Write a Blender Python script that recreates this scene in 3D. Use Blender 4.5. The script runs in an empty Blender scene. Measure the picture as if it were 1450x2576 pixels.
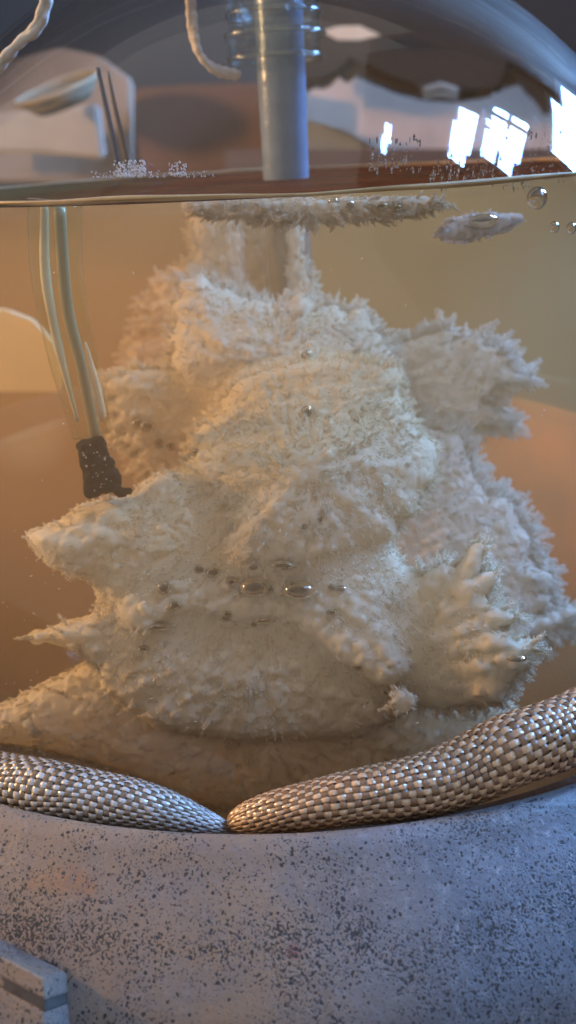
import bpy, bmesh, math, random
import numpy as np
import openvdb
from mathutils import Vector, Matrix
from mathutils.bvhtree import BVHTree

S = 0.01                                   # everything below is written in centimetres; S turns it into metres
scene = bpy.context.scene
COL = scene.collection
rng = np.random.default_rng(7)
random.seed(7)

# ------------------------------------------------------------------ camera (phone held close, tipped down about 25 degrees, slight roll)
CAM_POS = np.array([0.0, -19.0, 8.0])
PITCH, ROLL, FPX = math.radians(25.65), math.radians(3.0), 1889.0     # focal length in units of a 1450 x 2576 frame
_fw = np.array([0, math.cos(PITCH), -math.sin(PITCH)])
_rt = np.array([1.0, 0, 0])
_up = np.cross(_rt, _fw)
RT = _rt * math.cos(ROLL) - _up * math.sin(ROLL)
UP = _up * math.cos(ROLL) + _rt * math.sin(ROLL)
FW = _fw
cam = bpy.data.cameras.new("camera")
cam.sensor_fit = 'VERTICAL'
cam.sensor_height = 36.0
cam.lens = 18.0 / (1288.0 / FPX)
cam.clip_start, cam.clip_end = 0.005, 50.0
cam.dof.use_dof = True
cam.dof.focus_distance = 0.109
cam.dof.aperture_fstop = 20.0
cam_o = bpy.data.objects.new("camera", cam)
M = Matrix(((RT[0], UP[0], -FW[0]), (RT[1], UP[1], -FW[1]), (RT[2], UP[2], -FW[2]))).to_4x4()
M.translation = Vector(CAM_POS * S)
cam_o.matrix_world = M
COL.objects.link(cam_o)
scene.camera = cam_o

# ------------------------------------------------------------------ light: dim room air, cool windows to the right, a warm lamp to the left
w = bpy.data.worlds.new("World")
scene.world = w
w.use_nodes = True
w.node_tree.nodes["Background"].inputs[0].default_value = (0.52, 0.49, 0.46, 1)
w.node_tree.nodes["Background"].inputs[1].default_value = 0.60
WINDOW_STRENGTH = 105.0
LAMP_STRENGTH = 430.0
vs = scene.view_settings
vs.view_transform = 'Standard'
vs.look = 'None'
vs.exposure = 0.68
vs.gamma = 1.0
cy = scene.cycles
cy.max_bounces = 12
cy.diffuse_bounces = 6
cy.glossy_bounces = 4
cy.transmission_bounces = 8
cy.volume_bounces = 2
cy.transparent_max_bounces = 40
cy.caustics_reflective = False
cy.caustics_refractive = False
cy.use_denoising = True
cy.sample_clamp_indirect = 6.0

R = 11.0          # flask radius
LZ = 7.40         # liquid level above the flask's centre

ZS, KS = 7.0, 1.25                         # above ZS the blown shoulder is drawn up a little higher than a sphere
def up_z(z): return z if z < ZS else ZS + (z - ZS) * KS
def down_z(z): return z if z < ZS else ZS + (z - ZS) / KS
# ------------------------------------------------------------------ helpers
def ray(x, y):
    d = FW + RT * (x - 725.0) / FPX - UP * (y - 1288.0) / FPX
    return d / np.linalg.norm(d)
def at_depth(x, y, z):                      # point at depth z along the view axis
    return CAM_POS + (FW + RT * (x - 725.0) / FPX - UP * (y - 1288.0) / FPX) * z
def at_Y(x, y, Y):
    d = ray(x, y); return CAM_POS + d * ((Y - CAM_POS[1]) / d[1])
def at_cyl(x, y, r):
    d = ray(x, y); a = d[0]**2 + d[1]**2
    b = CAM_POS[0]*d[0] + CAM_POS[1]*d[1]; c = CAM_POS[0]**2 + CAM_POS[1]**2 - r*r
    q = b*b - a*c
    return CAM_POS + d * ((-b - math.sqrt(max(q, 0))) / a)
def at_sphere(x, y, r):
    d = ray(x, y); b = CAM_POS @ d; q = b*b - (CAM_POS @ CAM_POS - r*r)
    return CAM_POS + d * (-b - math.sqrt(max(q, 0)))

def link(o, parent=None):
    COL.objects.link(o)
    if parent is not None: o.parent = parent
    return o
def mesh_obj(name, verts, faces, mat, parent=None, smooth=True):
    me = bpy.data.meshes.new(name)
    me.from_pydata([tuple(np.asarray(v) * S) for v in verts], [], faces)
    me.validate(); me.update()
    if smooth: me.polygons.foreach_set("use_smooth", [True] * len(me.polygons))
    if mat: me.materials.append(mat)
    return link(bpy.data.objects.new(name, me), parent)
def bm_obj(name, bm, mat, parent=None, smooth=True):
    bmesh.ops.scale(bm, vec=(S, S, S), verts=bm.verts)
    bmesh.ops.recalc_face_normals(bm, faces=bm.faces)
    me = bpy.data.meshes.new(name); bm.to_mesh(me); bm.free()
    if smooth: me.polygons.foreach_set("use_smooth", [True] * len(me.polygons))
    if mat: me.materials.append(mat)
    return link(bpy.data.objects.new(name, me), parent)
def empty(name, loc=(0, 0, 0)):
    o = bpy.data.objects.new(name, None); o.empty_display_size = 0.01
    o.location = Vector(loc) * S
    return link(o)
def tag(o, label=None, cat=None, group=None, kind=None):
    if label: o["label"] = label
    if cat: o["category"] = cat
    if group: o["group"] = group
    if kind: o["kind"] = kind
    return o
def lathe(profile, n=128, closed=False, cx=0, cy_=0):
    vs_, fs = [], []
    m = len(profile)
    for i in range(n):
        a = 2 * math.pi * i / n
        for r, z in profile: vs_.append((cx + r * math.cos(a), cy_ + r * math.sin(a), z))
    for i in range(n):
        k = (i + 1) % n
        for j in range(m if closed else m - 1):
            l = (j + 1) % m
            fs.append((i*m + j, k*m + j, k*m + l, i*m + l))
    return vs_, fs
def frames(P):
    P = np.asarray(P, float); T = np.gradient(P, axis=0); T /= np.linalg.norm(T, axis=1)[:, None]
    N = np.zeros_like(T); ref = np.array([0, 0, 1.0])
    if abs(T[0] @ ref) > .9: ref = np.array([0, 1.0, 0])
    v = ref
    for i in range(len(P)):
        v = v - (v @ T[i]) * T[i]; v /= np.linalg.norm(v); N[i] = v
    return T, N, np.cross(T, N)
def catmull(pts, n):
    pts = np.asarray(pts, float); k = len(pts)
    P = np.vstack([2*pts[0] - pts[1], pts, 2*pts[-1] - pts[-2]])
    out = []
    for t in np.linspace(0, k - 1, n):
        i = min(int(t), k - 2); u = t - i; a, b, c, d = P[i], P[i+1], P[i+2], P[i+3]
        out.append(.5 * ((2*b) + (-a + c)*u + (2*a - 5*b + 4*c - d)*u*u + (-a + 3*b - 3*c + d)*u**3))
    return np.array(out)
def tube(P, rad, n=12, cap=True):
    P = np.asarray(P, float); rad = np.broadcast_to(rad, (len(P),))
    T, N, B = frames(P); vs_, fs = [], []
    for i in range(len(P)):
        for j in range(n):
            a = 2*math.pi*j/n; vs_.append(P[i] + rad[i]*(math.cos(a)*N[i] + math.sin(a)*B[i]))
    for i in range(len(P) - 1):
        for j in range(n): fs.append((i*n + j, i*n + (j+1) % n, (i+1)*n + (j+1) % n, (i+1)*n + j))
    if cap:
        fs.append(tuple(range(n))[::-1]); fs.append(tuple((len(P)-1)*n + j for j in range(n)))
    return vs_, fs
def box_bm(bm, lo, hi, mat4=None, bev=0.0):
    r = bmesh.ops.create_cube(bm, size=1.0)
    for v in r['verts']:
        v.co = Vector([(lo[k] + hi[k]) / 2 + v.co[k] * (hi[k] - lo[k]) for k in range(3)])
    if bev > 0:
        es = list({e for v in r['verts'] for e in v.link_edges})
        q = bmesh.ops.bevel(bm, geom=es, offset=bev, segments=2, affect='EDGES', profile=.6)
        vv = list({v for f in q['faces'] for v in f.verts} | {v for v in r['verts'] if v.is_valid})
    else: vv = r['verts']
    if mat4 is not None: bmesh.ops.transform(bm, matrix=mat4, verts=vv)
def box(name, lo, hi, mat, parent=None, bev=0.0, mat4=None):
    bm = bmesh.new(); box_bm(bm, lo, hi, mat4, bev)
    return bm_obj(name, bm, mat, parent, smooth=False)
def board(name, pix, Y, thick, mat, bev=.3):
    """a thick board standing across the room at distance Y whose outline is the given one"""
    bm = bmesh.new()
    f = [bm.verts.new(Vector(at_Y(x, y, Y))) for x, y in pix]
    face = bm.faces.new(f)
    ex = bmesh.ops.extrude_face_region(bm, geom=[face])
    bmesh.ops.translate(bm, vec=(0, thick, 0), verts=[g for g in ex['geom'] if isinstance(g, bmesh.types.BMVert)])
    bmesh.ops.recalc_face_normals(bm, faces=bm.faces)
    if bev: bmesh.ops.bevel(bm, geom=list(bm.edges), offset=bev, segments=2, affect='EDGES')
    return bm_obj(name, bm, mat, None, smooth=False)

# ------------------------------------------------------------------ materials
def new_mat(name):
    m = bpy.data.materials.new(name); m.use_nodes = True
    nt = m.node_tree; nt.nodes.clear()
    out = nt.nodes.new("ShaderNodeOutputMaterial")
    return m, nt, out
def N(nt, typ, **kw):
    n = nt.nodes.new(typ)
    for k, v in kw.items():
        if k.startswith("i_"):
            key = k[2:]; n.inputs[int(key) if key.isdigit() else key.replace("_", " ")].default_value = v
        else: setattr(n, k, v)
    return n
def noise(nt, co, scale, detail=3.0, rough=.55, dist=0.0):
    n = N(nt, "ShaderNodeTexNoise"); n.inputs["Scale"].default_value = scale; n.inputs["Detail"].default_value = detail
    n.inputs["Roughness"].default_value = rough; n.inputs["Distortion"].default_value = dist
    nt.links.new(co, n.inputs["Vector"]); return n.outputs["Fac"]
def ramp(nt, fac, stops):
    n = N(nt, "ShaderNodeValToRGB"); e = n.color_ramp.elements
    while len(e) < len(stops): e.new(.5)
    for k, (p, c) in enumerate(stops):
        e[k].position = p; e[k].color = (c, c, c, 1) if not hasattr(c, '__len__') else (*c[:3], 1)
    nt.links.new(fac, n.inputs[0]); return n.outputs["Color"]
def mix(nt, fac, a, b, mode='MIX'):
    n = N(nt, "ShaderNodeMix", data_type='RGBA', blend_type=mode)
    for sock, v in ((n.inputs[0], fac), (n.inputs[6], a), (n.inputs[7], b)):
        if hasattr(v, 'links'): nt.links.new(v, sock)
        elif hasattr(v, '__len__'): sock.default_value = (*v[:3], 1)
        else: sock.default_value = v
    return n.outputs[2]
def math_(nt, op, a, b=None, c=None):
    n = N(nt, "ShaderNodeMath", operation=op)
    for k, v in enumerate((a, b, c)):
        if v is None: continue
        if hasattr(v, 'links'): nt.links.new(v, n.inputs[k])
        else: n.inputs[k].default_value = v
    return n.outputs[0]
def coord(nt, which="Object"):
    return N(nt, "ShaderNodeTexCoord").outputs[which]
def bump(nt, h, strength, dist):
    n = N(nt, "ShaderNodeBump"); n.inputs["Strength"].default_value = strength; n.inputs["Distance"].default_value = dist
    nt.links.new(h, n.inputs["Height"]); return n.outputs[0]
def spot(nt, co, centre, radius, soft=.5):
    """1 inside a blob round a place (cm), 0 outside"""
    n = N(nt, "ShaderNodeVectorMath", operation='DISTANCE'); nt.links.new(co, n.inputs[0]); n.inputs[1].default_value = tuple(np.asarray(centre) * S)
    return math_(nt, 'SMOOTHSTEP' if False else 'MULTIPLY_ADD', n.outputs["Value"], -1.0 / (radius * S * soft), 1.0 / soft)
def clamp01(nt, v):
    n = N(nt, "ShaderNodeClamp"); nt.links.new(v, n.inputs[0]); return n.outputs[0]

def plain(name, col, rough=.5, var=.12, scale=60.0, bumpd=0.0, spec=.4, metal=0.0):
    m, nt, out = new_mat(name); co = coord(nt)
    f = noise(nt, co, scale, 5)
    c = ramp(nt, f, [(.25, tuple(x * (1 - var) for x in col)), (.75, tuple(min(1, x * (1 + var)) for x in col))])
    b = N(nt, "ShaderNodeBsdfPrincipled"); nt.links.new(c, b.inputs["Base Color"])
    b.inputs["Roughness"].default_value = rough; b.inputs["Specular IOR Level"].default_value = spec; b.inputs["Metallic"].default_value = metal
    if bumpd: nt.links.new(bump(nt, noise(nt, co, scale * 6, 4), .5, bumpd), b.inputs["Normal"])
    nt.links.new(b.outputs[0], out.inputs[0]); return m

def clear_glass(name, ior=1.5, tint=(1, 1, 1), rough=.004, waves=True):
    """thin blown glass: what lies behind shows straight through, the surface mirrors by Fresnel"""
    m, nt, out = new_mat(name)
    lw = N(nt, "ShaderNodeLayerWeight"); f0 = ((ior - 1) / (ior + 1)) ** 2
    fr = math_(nt, 'MULTIPLY_ADD', math_(nt, 'POWER', lw.outputs["Facing"], 5.0), 1.0 - f0, f0)
    t = N(nt, "ShaderNodeBsdfTransparent"); t.inputs[0].default_value = (*tint, 1)
    g = N(nt, "ShaderNodeBsdfGlossy"); g.inputs["Roughness"].default_value = rough
    if waves:
        co = coord(nt)
        mp = N(nt, "ShaderNodeMapping"); nt.links.new(co, mp.inputs[0]); mp.inputs["Scale"].default_value = (1, 1, .25)
        h = noise(nt, mp.outputs[0], 55.0, 2)
        bn = bump(nt, h, .10, .0008); nt.links.new(bn, g.inputs["Normal"])
    mx = N(nt, "ShaderNodeMixShader")
    nt.links.new(fr, mx.inputs[0]); nt.links.new(t.outputs[0], mx.inputs[1]); nt.links.new(g.outputs[0], mx.inputs[2])
    nt.links.new(mx.outputs[0], out.inputs[0]); return m

def emitter(name, col, strength):
    m, nt, out = new_mat(name)
    e = N(nt, "ShaderNodeEmission"); e.inputs[0].default_value = (*col, 1); e.inputs[1].default_value = strength
    nt.links.new(e.outputs[0], out.inputs[0]); return m

def crystal_mat(name, base, tint):
    m, nt, out = new_mat(name); co = coord(nt)
    big = noise(nt, co, 45.0, 3); fine = noise(nt, co, 420.0, 6, .65)
    c = mix(nt, ramp(nt, big, [(.38, 0), (.66, 1)]), base, tint)
    c = mix(nt, ramp(nt, fine, [(.3, .15), (.6, 0)]), c, tuple(x * .72 for x in base))
    d = N(nt, "ShaderNodeBsdfDiffuse"); nt.links.new(c, d.inputs[0]); t = N(nt, "ShaderNodeBsdfTranslucent"); nt.links.new(c, t.inputs[0])
    h = math_(nt, 'ADD', noise(nt, co, 300.0, 5, .6), math_(nt, 'MULTIPLY', noise(nt, co, 900.0, 3), .4))
    nt.links.new(bump(nt, h, .4, .0006), d.inputs["Normal"])
    mx = N(nt, "ShaderNodeMixShader"); mx.inputs[0].default_value = .5
    nt.links.new(d.outputs[0], mx.inputs[1]); nt.links.new(t.outputs[0], mx.inputs[2])
    nt.links.new(mx.outputs[0], out.inputs[0]); return m

# ------------------------------------------------------------------ the room round the bench
m_wall = plain("brown_wall", (.050, .034, .023), .7, .25, 3.0)
m_pale_wall = plain("brown_plaster", (.22, .175, .14), .8, .05, 5.0)
m_bench = plain("bench_top", (.055, .040, .028), .6, .25, 20.0)
tag(box("bench", (-150, -60, -19), (150, 110, -15), m_bench), kind="structure")
tag(box("back_wall", (-150, 110.2, -60), (150, 116, 260), m_wall), kind="structure")
tag(box("side_wall", (120, -120, -60), (126, 110, 380), m_pale_wall), kind="structure")

m_frame = plain("window_paint", (.66, .66, .66), .4, .05, 30)
m_day = emitter("daylight_sky", (.20, .46, 1.0), WINDOW_STRENGTH)
def window(y0, y1, z0, z1, splits, label, bar=None):
    t = tag(empty("window", (119, (y0 + y1) / 2, z0)), label, "window", "windows in the side wall")
    t_inv = Vector(t.location)
    bm = bmesh.new()
    fw_ = 3.5
    box_bm(bm, (116.5, y0 - fw_, z1), (120, y1 + fw_, z1 + fw_)); box_bm(bm, (116.5, y0 - fw_, z0 - fw_), (120, y1 + fw_, z0))
    box_bm(bm, (116.5, y0 - fw_, z0), (120, y0, z1)); box_bm(bm, (116.5, y1, z0), (120, y1 + fw_, z1))
    for s in splits: box_bm(bm, (117, y0, s - .8), (119.8, y1, s + .8))
    if bar: box_bm(bm, (117.2, bar - 1.4, z0), (119.6, bar + 1.4, z1))
    parts = [bm_obj("frame", bm, m_frame, t, smooth=False)]
    zs = [z0] + [q for s in splits for q in (s - .8, s + .8)] + [z1]
    for a, b in zip(zs[::2], zs[1::2]): parts.append(box("pane", (118.6, y0, a), (119.0, y1, b), m_day, t))
    parts.append(box("sill", (112, y0 - 8, z0 - fw_ - 3), (119.9, y1 + 8, z0 - fw_ - .2), m_frame, t, .5))
    for p in parts: p.location = -t_inv
    return t
window(8, 41, 116, 146, [131], "larger of the two adjoining bright windows mirrored at the right of the dome", bar=34)
window(-10, 26, 155, 180, [], "narrower of the two adjoining bright windows mirrored at the right of the dome")
window(45, 100, 60, 96, [], "low bright window mirrored at the far right edge of the dome")
window(-42, -20, 272, 300, [], "small high window mirrored alone nearest the rod")

# warm lamp unseen off to the left, placed to warm the right sleeve
lamp = tag(empty("desk_lamp", (-64, 18, -15)), "warm desk lamp out of view to the left", "lamp")
LP = np.array([-60.0, 5.0, 25.0])
m_lampmetal = plain("lamp_enamel", (.25, .24, .22), .35)
def part_at(o, root): o.location = -Vector(root.location); return o
aim = Vector(np.array([2.0, -6, 1]) - LP).normalized()
Mr = Matrix.Translation(Vector(LP)) @ aim.to_track_quat('Z', 'Y').to_matrix().to_4x4()
def lathe_obj(name, prof, mat, parent, M4=None, n=48, closed=False):
    v, f = lathe(prof, n, closed)
    if M4 is not None: v = [tuple(M4 @ Vector(p)) for p in v]
    return mesh_obj(name, v, f, mat, parent)
part_at(lathe_obj("lamp_shade", [(1.6, -7), (2.5, -6.5), (5.8, 1.5), (5.6, 1.5), (2.3, -6.2), (1.4, -6.8)], m_lampmetal, lamp, Mr, closed=True), lamp)
part_at(lathe_obj("bulb", [(0.001, -5), (1.2, -4.8), (2.0, -3), (2.9, -1), (2.7, .6), (1.6, 1.6), (.001, 1.9)], emitter("bulb_glow", (1.0, .60, .27), LAMP_STRENGTH), lamp, Mr), lamp)
v, f = tube(catmull([(-64, 18, -13), (-70, 18, 8), (-71, 12, 22), tuple(LP - np.array(aim) * 7)], 24), .8); part_at(mesh_obj("lamp_arm", v, f, m_lampmetal, lamp), lamp)
part_at(lathe_obj("lamp_base", [(.001, -12.6), (8, -13), (8.6, -13.6), (8.6, -15), (.001, -15)], m_lampmetal, lamp, Matrix.Translation((-64, 18, 0))), lamp)

# things blurred behind the glass dome
def shape(name, pix, Y, thick, col, label, cat, group=None, bev=.3, rough=.6):
    o = board(name, pix, Y, thick, plain(name + "_finish", col, rough, .18, 14), bev)
    return tag(o, label, cat, group)
shape("pale_reflection", [(752, 190), (1320, 130), (1460, 130), (1480, 425), (940, 425), (930, 372), (860, 332), (752, 306)], 70, 2, (.74, .53, .39), "pale beige board standing in for the ceiling mirrored in the dome", "board")  # board put in for the pale ceiling mirrored in the glass
shape("dark_reflection", [(690, -60), (690, 212), (800, 226), (862, 198), (884, 172), (915, 184), (975, 214), (1050, 240), (1130, 252), (1215, 248), (1262, 236), (1284, 208), (1292, 180), (1330, 195), (1365, 222), (1390, 262), (1420, 300), (1560, 300), (1560, -60)], 58, 5, (.040, .030, .022), "dark brown scalloped shape standing in for a silhouette mirrored in the dome", "reflection", bev=.8)  # outline built for the dark silhouette mirrored in the glass
shape("paper_sheet", [(812, 78), (850, 66), (905, 64), (958, 88), (905, 100), (850, 100)], 54, .3, (.95, .78, .66), "small bright paper sheet against the dark mirrored shape", "paper", bev=0)
shape("grey_strip", [(690, 215), (757, 225), (757, 350), (690, 350)], 64, 3, (.09, .09, .11), "dark bluish grey upright strip beside the rod", "panel")
shape("green_mound", [(690, 300), (760, 298), (830, 318), (900, 352), (945, 384), (945, 400), (690, 400)], 60, 6, (.24, .225, .19), "greyish green sloping block right of the rod", "block")
shape("brown_ledge", [(560, 376), (1500, 374), (1500, 470), (560, 470)], 56, 8, (.13, .085, .07), "dark brown ledge just above the liquid line", "ledge")
shape("wood_block", [(335, 222), (480, 212), (700, 208), (700, 450), (335, 450)], 66, 6, (.15, .075, .05), "reddish brown wooden block left of the rod", "block")
shape("pink_board", [(-120, 190), (40, 148), (150, 118), (250, 140), (330, 200), (330, 460), (-120, 460)], 72, 2, (.40, .29, .21), "pinkish beige board behind the left of the dome", "board")
shape("white_tile", [(-120, 290), (20, 282), (140, 270), (245, 262), (262, 400), (130, 388), (-120, 380)], 62, 1.5, (.50, .43, .36), "whitish tile behind the left of the dome", "tile")
tag(box("dark_backing_box", (-26, 21, -15), (27, 34, 6.6), plain("dark_backing", (.030, .017, .008), .75, .3, 12, spec=.1), None, .5), "dark brown box added behind the flask to darken the liquid", "box")  # added box: keeps the bright background from showing through the liquid
shape("leaning_card", [(-140, 770), (20, 782), (80, 806), (130, 856), (158, 930), (150, 985), (-140, 985)], 15.5, .3, (.72, .70, .46), "pale greenish card standing behind the flask at the left", "card", bev=0)
# shallow dish
dish = tag(empty("shallow_dish", at_Y(150, 235, 55)), "shallow olive dish above the whitish tile", "dish")
dm = plain("dish_glaze", (.20, .155, .10), .9, spec=.05)
lathe_obj("bowl", [(.001, -.8), (2.2, -.7), (3.6, .4), (3.8, .4), (2.4, -1.0), (.001, -1.1)], dm, dish, Matrix.Rotation(math.radians(-14), 4, 'Y') @ Matrix.Rotation(math.radians(14), 4, 'X'))
lathe_obj("rim", [(3.55, .38), (3.75, .62), (3.95, .38), (3.75, .2)], plain("dish_rim", (.36, .27, .17), .9, spec=.05), dish, Matrix.Rotation(math.radians(-14), 4, 'Y') @ Matrix.Rotation(math.radians(14), 4, 'X'), closed=True)

# ------------------------------------------------------------------ heating mantle
mantle = tag(empty("heating_mantle", (0, 0, -15)), "speckled grey heating mantle casing holding the round flask", "heating mantle")
prof = [(12.02, -.55), (11.98, -.2), (12.02, .02), (12.14, .10), (12.3, .06), (12.5, -.06), (13.0, -.36), (13.5, -.72), (13.9, -1.1), (14.2, -1.6), (14.45, -2.3), (14.7, -3.2), (15.0, -5.0), (15.3, -8), (15.5, -12), (15.4, -14.6), (15.0, -15), (0.001, -15)]
pp = catmull([(a, 0, b) for a, b in prof], 90); prof = [(max(p[0], .001), p[2]) for p in pp]
cv, cf = lathe(prof, 260)
bvh_case = BVHTree.FromPolygons([Vector(p) for p in cv], cf)
def on_case(x, y):
    d = ray(x, y); loc, nn, _, _ = bvh_case.ray_cast(Vector(CAM_POS), Vector(d)); return loc, nn

def casing_mat():
    m, nt, out = new_mat("speckled_casing"); co = coord(nt)
    warp = N(nt, "ShaderNodeTexNoise"); warp.inputs["Scale"].default_value = 700; nt.links.new(co, warp.inputs["Vector"])
    add = N(nt, "ShaderNodeVectorMath", operation='MULTIPLY_ADD'); nt.links.new(warp.outputs["Color"], add.inputs[0]); add.inputs[1].default_value = (.0007,) * 3; nt.links.new(co, add.inputs[2])
    cow = add.outputs[0]
    base = ramp(nt, noise(nt, co, 130.0, 6, .6), [(.3, (.082, .088, .104)), (.7, (.150, .159, .182))])
    light = ramp(nt, noise(nt, co, 900.0, 3, .6), [(.52, 0), (.70, .55)])
    c = mix(nt, light, base, (.26, .26, .275))
    # clusters: where the black grains crowd together
    clus = ramp(nt, noise(nt, co, 75.0, 4, .6), [(.32, 0), (.68, 1)])
    # more grains along the shoulder
    sep = N(nt, "ShaderNodeSeparateXYZ"); nt.links.new(co, sep.inputs[0])
    rr = math_(nt, 'SQRT', math_(nt, 'ADD', math_(nt, 'POWER', sep.outputs[0], 2.0), math_(nt, 'POWER', sep.outputs[1], 2.0)))
    band = math_(nt, 'ABSOLUTE', math_(nt, 'SUBTRACT', math_(nt, 'ADD', rr, math_(nt, 'MULTIPLY', math_(nt, 'SUBTRACT', noise(nt, co, 40.0, 3), .5), .008)), .1325))
    band = clamp01(nt, math_(nt, 'MULTIPLY_ADD', band, -1.0 / .0045, 1.0))
    dens = math_(nt, 'ADD', math_(nt, 'MULTIPLY', math_(nt, 'POWER', clus, 1.6), .14), math_(nt, 'MULTIPLY', band, .07))
    s1 = noise(nt, cow, 3300.0, 2, .5)
    thr = math_(nt, 'SUBTRACT', .640, dens)
    sp1 = clamp01(nt, math_(nt, 'MULTIPLY', math_(nt, 'SUBTRACT', s1, thr), 22.0))
    s2 = noise(nt, cow, 1900.0, 3, .6)
    sp2 = clamp01(nt, math_(nt, 'MULTIPLY', math_(nt, 'SUBTRACT', s2, math_(nt, 'SUBTRACT', .690, dens)), 18.0))
    vo = N(nt, "ShaderNodeTexVoronoi"); vo.inputs["Scale"].default_value = 1500.0; nt.links.new(cow, vo.inputs["Vector"])
    cell = N(nt, "ShaderNodeSeparateColor"); nt.links.new(vo.outputs["Color"], cell.inputs[0])
    big = math_(nt, 'MULTIPLY', clamp01(nt, math_(nt, 'MULTIPLY', math_(nt, 'SUBTRACT', .00024 * 1500, vo.outputs["Distance"]), 14.0)), math_(nt, 'GREATER_THAN', math_(nt, 'ADD', cell.outputs[0], math_(nt, 'MULTIPLY', dens, 3.0)), .86))
    sp = math_(nt, 'MAXIMUM', math_(nt, 'MAXIMUM', sp1, sp2), big)
    grime = math_(nt, 'MULTIPLY', clamp01(nt, math_(nt, 'MULTIPLY_ADD', math_(nt, 'ABSOLUTE', math_(nt, 'SUBTRACT', rr, .1205)), -1.0 / .0030, 1.0)), ramp(nt, noise(nt, co, 160.0, 5, .7), [(.36, 0), (.6, .75)]))
    c = mix(nt, grime, c, (.115, .110, .090))
    wear = ramp(nt, noise(nt, co, 28.0, 4, .6), [(.35, 0), (.7, .55)])
    c = mix(nt, wear, c, (.083, .089, .110))
    mp = N(nt, "ShaderNodeMapping"); nt.links.new(co, mp.inputs[0]); mp.inputs["Rotation"].default_value = (.3, .5, .6); mp.inputs["Scale"].default_value = (1, .06, 1)
    scr = ramp(nt, noise(nt, mp.outputs[0], 1400.0, 2, .5), [(.66, 0), (.74, .45)])
    c = mix(nt, scr, c, (.32, .32, .34))
    # rust stains, then warm lamp light at left put into the colour
    rust = None
    for c_, r__ in RUSTS:
        q = clamp01(nt, spot(nt, co, c_, r__, .8)); rust = q if rust is None else math_(nt, 'MAXIMUM', rust, q)
    rust = math_(nt, 'MULTIPLY', rust, ramp(nt, noise(nt, co, 180.0, 5, .7), [(.30, 0), (.52, 1)]))
    c = mix(nt, math_(nt, 'MULTIPLY', rust, .9), c, (.21, .060, .020))
    tan = math_(nt, 'MULTIPLY', clamp01(nt, spot(nt, co, WARM_LIGHT, 5.0, .5)), ramp(nt, noise(nt, co, 90.0, 5, .7), [(.28, .25), (.60, .85)]))
    c = mix(nt, tan, c, (.235, .155, .095))
    chip = math_(nt, 'MULTIPLY', clamp01(nt, spot(nt, co, CHIP, .11, .6)), ramp(nt, noise(nt, co, 900.0, 3), [(.4, .2), (.55, 1)]))
    c = mix(nt, chip, c, (.17, .07, .05))
    c = mix(nt, sp, c, (.018, .018, .02))
    b = N(nt, "ShaderNodeBsdfPrincipled"); nt.links.new(c, b.inputs["Base Color"])
    b.inputs["Roughness"].default_value = .42; b.inputs["Specular IOR Level"].default_value = .5
    h = math_(nt, 'SUBTRACT', math_(nt, 'MULTIPLY', noise(nt, co, 800.0, 5, .65), .8), math_(nt, 'MULTIPLY', sp, .8))
    nt.links.new(bump(nt, h, .55, .0004), b.inputs["Normal"])
    nt.links.new(b.outputs[0], out.inputs[0]); return m
off = np.array([0, 0, 15.0])
RUSTS = [(np.array(on_case(x_, y_)[0]), q_) for x_, y_, q_ in ((85, 2222, .16), (115, 2212, .2), (145, 2206, .24), (172, 2210, .25), (198, 2220, .22), (222, 2234, .16), (150, 2222, .24), (60, 2560, .2), (20, 2535, .18))]; WARM_LIGHT = np.array(on_case(150, 2330)[0]); CHIP = np.array(on_case(737, 2395)[0])
m_case = casing_mat()
part_at(mesh_obj("casing", cv, cf, m_case, mantle), mantle)

# raised boss with a slot, lower left
def boss():
    a, n0 = on_case(168, 2445); b, _ = on_case(-60, 2330); c, _ = on_case(176, 2530)
    ux = (b - a).normalized()                   # along the upper edge, to the left
    nn = n0.normalized(); uy = (c - a).normalized()
    M4 = Matrix((ux, uy, nn)).transposed().to_4x4(); M4.translation = a
    root = []
    L = (b - a).length + 1
    bm = bmesh.new()
    box_bm(bm, (0, 0, -.6), (L, .22, .09), M4, .03)                # strip over the slot
    box_bm(bm, (.55, .216, -.6), (L, .32, .085), M4, .02)          # left of the slot
    box_bm(bm, (0.03, .316, -.6), (L, 3.2, .10), M4, .05)         # lower field
    o1 = bm_obj("raised_boss", bm, m_case, mantle, smooth=False); part_at(o1, mantle)
    bm = bmesh.new(); box_bm(bm, (.02, .21, -.6), (.60, .33, .0), M4)
    o2 = bm_obj("slot_floor", bm, plain("slot_dark", (.05, .042, .035), .8, .4, 700), mantle, smooth=False); part_at(o2, mantle)  # slot floor coloured darker than the casing
    # rough edge along slot and top, coloured dark as the groove's shadow
    vs_, fs = [], []
    for (x0, x1, y, rad) in ((-.01, L, -.012, .03), (.02, .57, .315, .03), (.0, .57, .215, .018)):
        n = int((x1 - x0) / .03)
        P = [M4 @ Vector((x0 + (x1 - x0) * k / n, y + random.uniform(-.022, .022), (.03 if y < 0 else .07) + random.uniform(-.03, .03))) for k in range(n + 1)]
        v, f = tube(np.array(P), np.array([rad * random.uniform(.55, 1.25) for _ in P]), 7)
        o = len(vs_); vs_ += v; fs += [tuple(i + o for i in q) for q in f]
    o3 = mesh_obj("groove_shadow_edge", vs_, fs, plain("edge_groove_shadow", (.035, .030, .024), .8, .6, 900), mantle); part_at(o3, mantle); o3["kind"] = "stuff"
boss()

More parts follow.
